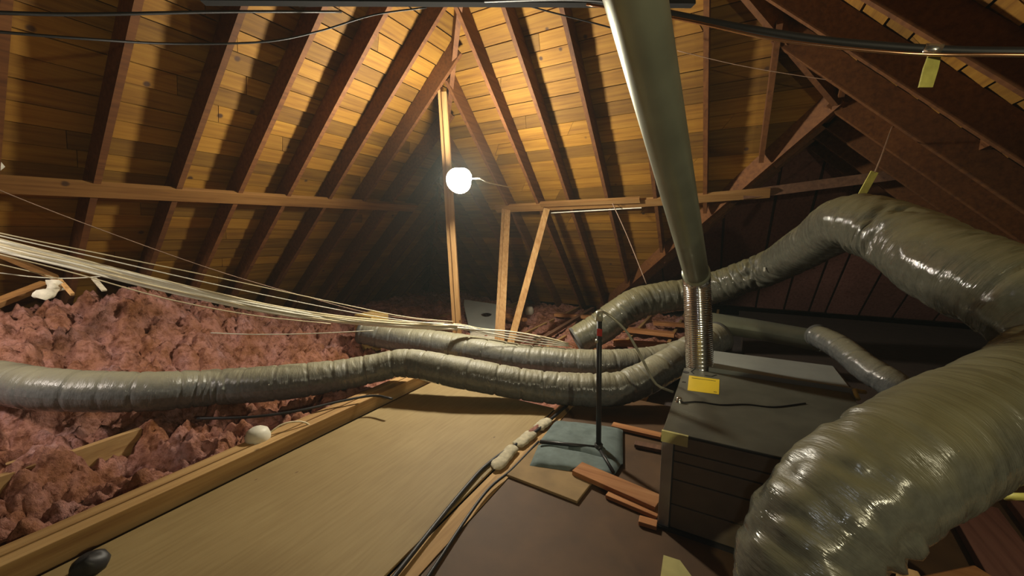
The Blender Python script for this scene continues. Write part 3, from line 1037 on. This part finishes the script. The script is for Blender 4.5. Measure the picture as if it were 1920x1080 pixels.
BUN = [(-120, 425, 2.25), (0, 460, 2.4), (130, 491, 2.6), (270, 527, 2.85), (400, 557, 3.1), (520, 581, 3.4), (640, 599, 3.7), (760, 609, 3.95), (858, 613, 4.1)]
rn = random.Random(3)
for i in range(12):
    o1 = (i - 5.5) * 2.1
    pts_ = []
    for j, (x, y, dd) in enumerate(BUN):
        sq = 1.0 - 0.55 * j / 8
        pts_.append((x, y + o1 * sq + rn.uniform(-1, 1), dd + rn.uniform(-.02, .02)))
    if i % 3 == 0:
        pts_ += [(900, 616 + i * .8, 4.1), (960, 622 + i * 1.6, 4.0), (1020, 632 + i * 1.5, 3.95), (1066, 644 + i * .5, 3.9)]
    cab(pts_, 0.008, M['cable'] if i % 4 else M['cable_y'], 'white electrical cable within the tight sagging bundle above the pink insulation', 'cables of the sagging bundle')
cab([(-120, 405, 2.2), (0, 437, 2.35), (200, 478, 2.7), (420, 523, 3.1), (640, 570, 3.6), (760, 594, 3.9), (850, 603, 4.1)], .0045, M['cable_y'], 'topmost cream cable running just above the bundle')
cab([(-120, 412, 2.2), (0, 442, 2.35), (200, 487, 2.7), (420, 537, 3.1), (640, 582, 3.6), (760, 601, 3.9), (850, 609, 4.1)], .0045, M['cable'], 'single white cable just above the bundle, second from the top')
cab([(-120, 445, 2.2), (0, 477, 2.3), (150, 515, 2.55), (320, 562, 2.8), (480, 592, 3.1), (620, 607, 3.4)], .0042, M['cable_y'], 'pale cable hanging just below the bundle over the insulation')
cab([(-120, 470, 2.2), (0, 496, 2.35), (60, 510, 2.5), (112, 523, 2.7)], .004, M['cable_y'], 'short cream cable dropping to the white cloth on the insulation')
cab([(-120, 500, 2.3), (0, 512, 2.45), (60, 519, 2.6), (130, 522, 2.8), (205, 517, 3.0)], .004, M['cable'], 'low white cable passing the cloth at the left edge')
cab([(395, 624, 3.0), (470, 627, 3.1), (570, 626, 3.2), (700, 620, 3.3)], .004, M['cable'], 'short thin cable on the insulation before the bundle')
cab([(880, 617, 4.0), (960, 622, 3.95), (1020, 634, 3.95), (1072, 650, 3.9)], .0045, M['cable'], 'white cable sagging toward the big duct end')
cab([(-100, 305, 2.2), (0, 357, 2.35), (220, 442, 2.8), (420, 512, 3.2), (580, 558, 3.6), (700, 588, 3.9), (850, 606, 4.1)], .0035, M['string'], 'thin brown cord stretching high above the white cable bundle', name='brown_cord')

# thin wires near the roof
cab([(-60, 22, 1.5), (150, 27, 1.75), (430, 22, 2.2), (640, 22, 2.7)], .008, M['black'], 'upper black cable under the left roof slope', name='black_cable')
cab([(-60, 55, 1.5), (150, 72, 1.75), (330, 82, 2.1), (500, 78, 2.4), (600, 58, 2.6), (700, 28, 2.7), (800, 14, 2.75)], .006, M['black'], 'lower sagging black cable under the left roof slope', name='black_cable')
cab([(960, 2, 3.0), (1030, 22, 3.1), (1120, 45, 3.2), (1190, 65, 3.25)], .006, M['black'], 'thin dark cable under the back roof slope left of the flue', name='black_cable')
cab([(1270, 95, 3.3), (1400, 125, 3.2), (1580, 153, 3.0), (1750, 166, 2.8), (1960, 188, 2.6)], .003, M['string'], 'thin brown string across the right roof slope', name='brown_cord')
cab([(1144, 372, 5.0), (1175, 440, 4.9), (1212, 532, 4.75)], .006, M['string'], 'thin hanger wire from the back purlin down to the duct', name='hanger_wire')
o = MB().beam(zpl(back, -2.25, PZ - .06, .22), zpl(back, -1.0, PZ - .03, .22), 0.012, 0.012).build('thin_batten', M['white'])
tag(o, 'thin white stick below the back purlin', 'stick')

# insulated line set at the top right with copper pipe, foil tape and strap
LS = [at(1100, -4, 1.9), at(1262, 27, 1.75), at(1400, 54, 1.62), at(1560, 78, 1.5), at(1760, 94, 1.36), at(1930, 98, 1.25), at(2050, 98, 1.18)]
LS = [at(560, 8, 2.5), at(820, 2, 2.3)] + LS
k = thing('refrigerant_line', 'black insulated pipe with thin copper pipe sagging below the right roof', 'pipe', LS[3])
P = path(LS, 0.04)
MB().tube(P, 0.0155, 14).build('insulation_sleeve', M['black'], k, True)
CP = [at(1100, 8, 1.86), at(1258, 33, 1.72), at(1340, 50, 1.64), at(1440, 72, 1.56), at(1560, 88, 1.47), at(1680, 99, 1.39), at(1770, 103, 1.34), at(1860, 103, 1.28), at(2000, 104, 1.2)]
o = MB().tube(path(CP, 0.04), 0.006, 10).build('copper_pipe', M['copper'], k, True)
o['label'] = 'thin bare copper pipe'
i0 = min(range(len(P)), key=lambda i: (P[i] - at(1752, 93, 1.37)).length)
MB().tube([P[i0 - 1] * .6 + P[i0] * .4, P[i0], P[i0 + 1] * .6 + P[i0] * .4], 0.0185, 16).build('foil_tape', M['foil'], k, True)
sp = [at(1752, 104, 1.37), at(1745, 128, 1.375), at(1735, 164, 1.38)]
m = MB()
for i, p in enumerate(sp):
    for sx in (-1, 1):
        for sy in (-1, 1):
            m.v.append(tuple(p + side * sx * (.022, .026, .024)[i] + Vector((.4, -.8, 0)) * sy * .003))
for i in range(2):
    b = i * 4
    m.f += [(b + 0, b + 2, b + 6, b + 4), (b + 3, b + 1, b + 5, b + 7), (b + 1, b + 0, b + 4, b + 5), (b + 2, b + 3, b + 7, b + 6)]
m.f += [(0, 1, 3, 2), (8, 10, 11, 9)]
tag(m.build('hanging_strap', M['yellow_strap']), 'short yellow strap dangling from the black insulated pipe', 'strap')

# strap and cord carrying the big duct
k = thing('duct_hanger', 'yellow hanger strap and cord holding up the bend of the big duct', 'strap', at(1632, 345, 2.6))
MB().beam(at(1612, 372, 2.68), at(1640, 322, 2.62), 0.05, 0.006, _F).build('strap', M['yellow_strap'], k)
MB().tube([at(1640, 324, 2.62), at(1652, 295, 2.7), at(1672, 240, 3.2), at(1690, 200, 3.6)], 0.005, 6).build('cord', M['string'], k)

# ------------------------------------------------------------------ small things on the floor
p = onz(484, 822, 0.10)
k = thing('ceiling_light_can', 'white dome cap half buried in insulation beside the double joist', 'cap', p)
MB().lathe([(0.0, 0.075), (0.035, 0.072), (0.06, 0.055), (0.072, 0.02), (0.072, -0.06), (0.0, -0.06)], p, n=28).build('dome', M['white'], k, True)
MB().tube(path([p + Vector((.03, .06, .02)), p + Vector((.05, .14, .05)), p + Vector((.09, .24, .03)), p + Vector((.12, .30, -.03))], .03), .006, 8).build('wire', M['cable_y'], k, True)

for q, dd, lab in (((825, 567), 6.0, 'small white cap on far insulation left of the posts'), ((993, 581), 5.6, 'small white cap on far insulation right of the diagonal brace')):
    p = onz(q[0], q[1] + 4, 0.02)
    tag(MB().lathe([(0.0, 0.10), (0.05, 0.095), (0.075, 0.05), (0.08, -0.04), (0, -0.04)], p, n=20).build('light_can', M['white'], smooth=True), lab, 'cap')

# pale board with a round hole, propped on the joists between the posts
c = [onz(*q, 0.08) for q in ((886, 622), (952, 632), (938, 588), (868, 584))]
m = MB()
n = 32
hc = onz(912, 596, 0.08)
ring = []
poly = [Vector((p.x, p.y, 0)) for p in c]
for z in (0.06, 0.08):
    for i in range(n):
        an = 2 * math.pi * i / n
        dv = Vector((math.cos(an), math.sin(an), 0))
        best = 9
        for e in range(4):
            p1, p2 = poly[e], poly[(e + 1) % 4]
            ed = p2 - p1
            den = dv.x * ed.y - dv.y * ed.x
            if abs(den) > 1e-6:
                w0 = p1 - Vector((hc.x, hc.y, 0))
                tt = (w0.x * ed.y - w0.y * ed.x) / den
                uu = (w0.x * dv.y - w0.y * dv.x) / den
                if tt > 0 and -1e-4 <= uu <= 1.0001:
                    best = min(best, tt)
        m.v.append((hc.x + dv.x * .085, hc.y + dv.y * .085, z))
        m.v.append((hc.x + dv.x * best, hc.y + dv.y * best, z))
for i in range(n):
    j = (i + 1) % n
    a0, a1, b0, b1 = 2 * i, 2 * i + 1, 2 * j, 2 * j + 1
    o_ = 2 * n
    m.f += [(o_ + a0, o_ + a1, o_ + b1, o_ + b0), (a0, b0, b1, a1), (a1, b1, o_ + b1, o_ + a1), (a0, o_ + a0, o_ + b0, b0)]
vd = Vector((hc.x, hc.y, 0)).normalized()
m.v = [(v[0], v[1], v[2] + 0.28 * (Vector((v[0] - hc.x, v[1] - hc.y, 0)).dot(vd)) + .06) for v in m.v]
tag(m.build('board_with_hole', M['white_board']), 'pale board with a round hole lying behind the posts', 'board')
o = MB().box(0, 0.5, 0, .28, 0, .09)
p = onz(874, 636)
o.v = [tuple(p + Vector(v) + Vector((0, 0, -.02))) for v in o.v]
tag(o.build('white_carton', M['cloth'], bevel=.01), 'small off-white bundle lying between the hip post and the double brace', 'bundle')
p = at(690, 603, 4.7)
o = MB().box(p.x - .09, p.x + .2, p.y - .12, p.y + .14, p.z - .32, p.z + .10).build('cardboard_box', M['cardboard'], bevel=.006)
tag(o, 'ochre cardboard box behind the cables at the far end of the rear duct', 'box')

for a, b, wd, lab in (
        ((985, 655), (1112, 578), .06, 'dark slanting timber lying over the far joists right of the brace'),
        ((1120, 612), (1265, 628), .14, 'orange timber plank on the joists under the raised duct elbow'),
        ((1150, 642), (1275, 650), .16, 'ochre timber plank behind the low ducts near the flue'),
        ((1040, 590), (1180, 600), .10, 'orange timber plank on the far joists behind the slanting timber'),
        ((880, 575), (985, 600), .08, 'brown timber plank lying on far insulation behind the double brace'),
        ((1225, 606), (1290, 610), .12, 'far orange board close to the shiny flue')):
    o = MB().beam(onz(*a, .05), onz(*b, .05), wd, 0.05).build('timber_plank', M['dark_wood'] if 'dark' in lab else M['plank'], bevel=.003)
    tag(o, lab, 'plank')

# clutter on the mound, far left
o = MB().beam(at(-60, 452, 2.75), at(108, 522, 3.15), 0.10, 0.03, Vector((.3, .3, 1))).build('leaning_board', M['purlin_y'])
tag(o, 'tan board leaning behind the white cables at the left edge', 'board')
o = MB().beam(at(-60, 590, 2.55), at(88, 532, 2.95), 0.09, 0.035, Vector((.3, -.3, 1))).build('leaning_board', M['purlin_y'])
tag(o, 'orange-tan board half buried in the mound top at the left edge', 'board')
o = MB().beam(at(112, 525, 2.95), at(136, 552, 2.9), 0.022, 0.02).build('wood_stick', M['stud'])
tag(o, 'short yellowish stick beside the white cloth on the mound', 'stick')
o = MB().beam(at(176, 522, 3.1), at(196, 545, 3.05), 0.03, 0.012).build('wood_stick', M['foam'])
tag(o, 'pale flat stick poking from the mound right of the cloth', 'stick')
lump('white_cloth', at(72, 556, 2.75), at(112, 526, 2.95), 0.09, 0.06, M['cloth'], 'crumpled dirty white cloth on top of the insulation mound', 'cloth', -0.045, seed=8)
ob = bpy.data.objects['white_cloth'].data
for v in ob.vertices:
    nv_ = noise.noise_vector(v.co * 16)
    v.co += nv_ * 0.045
o = MB().lathe([(0, .05), (.05, .045), (.07, 0), (.03, -.05), (0, -.05)], at(-22, 310, 2.6), n=16).build('porcelain_knob', M['white'], smooth=True)
tag(o, 'pale round object hanging at the left frame edge under the roof', 'cap')

# clutter bottom right, under the big duct
for a, b, wd, z, mat, lab in (
        ((1815, 945), (1935, 1130), .20, 0.025, 'red_wood', 'wide reddish-brown plank under the big duct at the right'),
        ((1905, 945), (2010, 1080), .06, 0.03, 'red_wood', 'narrow reddish batten beside the wide plank at the right edge')):
    o = MB().beam(onz(*a, z), onz(*b, z), wd, 0.045).build('wood_plank', M[mat], bevel=.004)
    tag(o, lab, 'plank')
p0, p1 = at(1722, 1040, 1.30), at(1826, 1058, 1.36)
m = MB()
u0 = Vector((p0.x, p0.y, .26)); u1 = Vector((p1.x, p1.y, .26))
nv = Vector((-(u1 - u0).y, (u1 - u0).x, 0)).normalized() * -.11
dn = Vector((0, 0, -.26))
m.quadbox([u0 + nv + dn, u1 + nv + dn, u1 + dn, u0 + dn, u0 + nv, u1 + nv, u1, u0])
tag(m.build('wood_block', M['plank'], bevel=.006), 'orange wood block below the big duct near the bottom edge', 'block')
p = at(1708, 1070, 1.22)
m = MB().box(p.x - .03, p.x + .02, p.y - .05, p.y + .01, 0, p.z)
tag(m.build('wood_block', M['joist'], bevel=.004), 'small tan wood block left of the orange block', 'block')
c = [onz(*q, 0) for q in ((1236, 1100), (1310, 1100), (1275, 1052), (1244, 1042))]
tag(MB().prism([(p.x, p.y) for p in c], -.002, .004).build('yellow_paper', M['tape_yellow']), 'yellowish scrap on the floor before the furnace corner at the bottom edge', 'paper')
o = MB().tube([at(1885, 932, 1.35), at(1905, 931, 1.32), at(1960, 932, 1.28)], 0.012, 10).build('yellow_tube', M['yellow_strap'], smooth=True)
tag(o, 'short yellow tube poking out under the big duct at the right edge', 'tube')
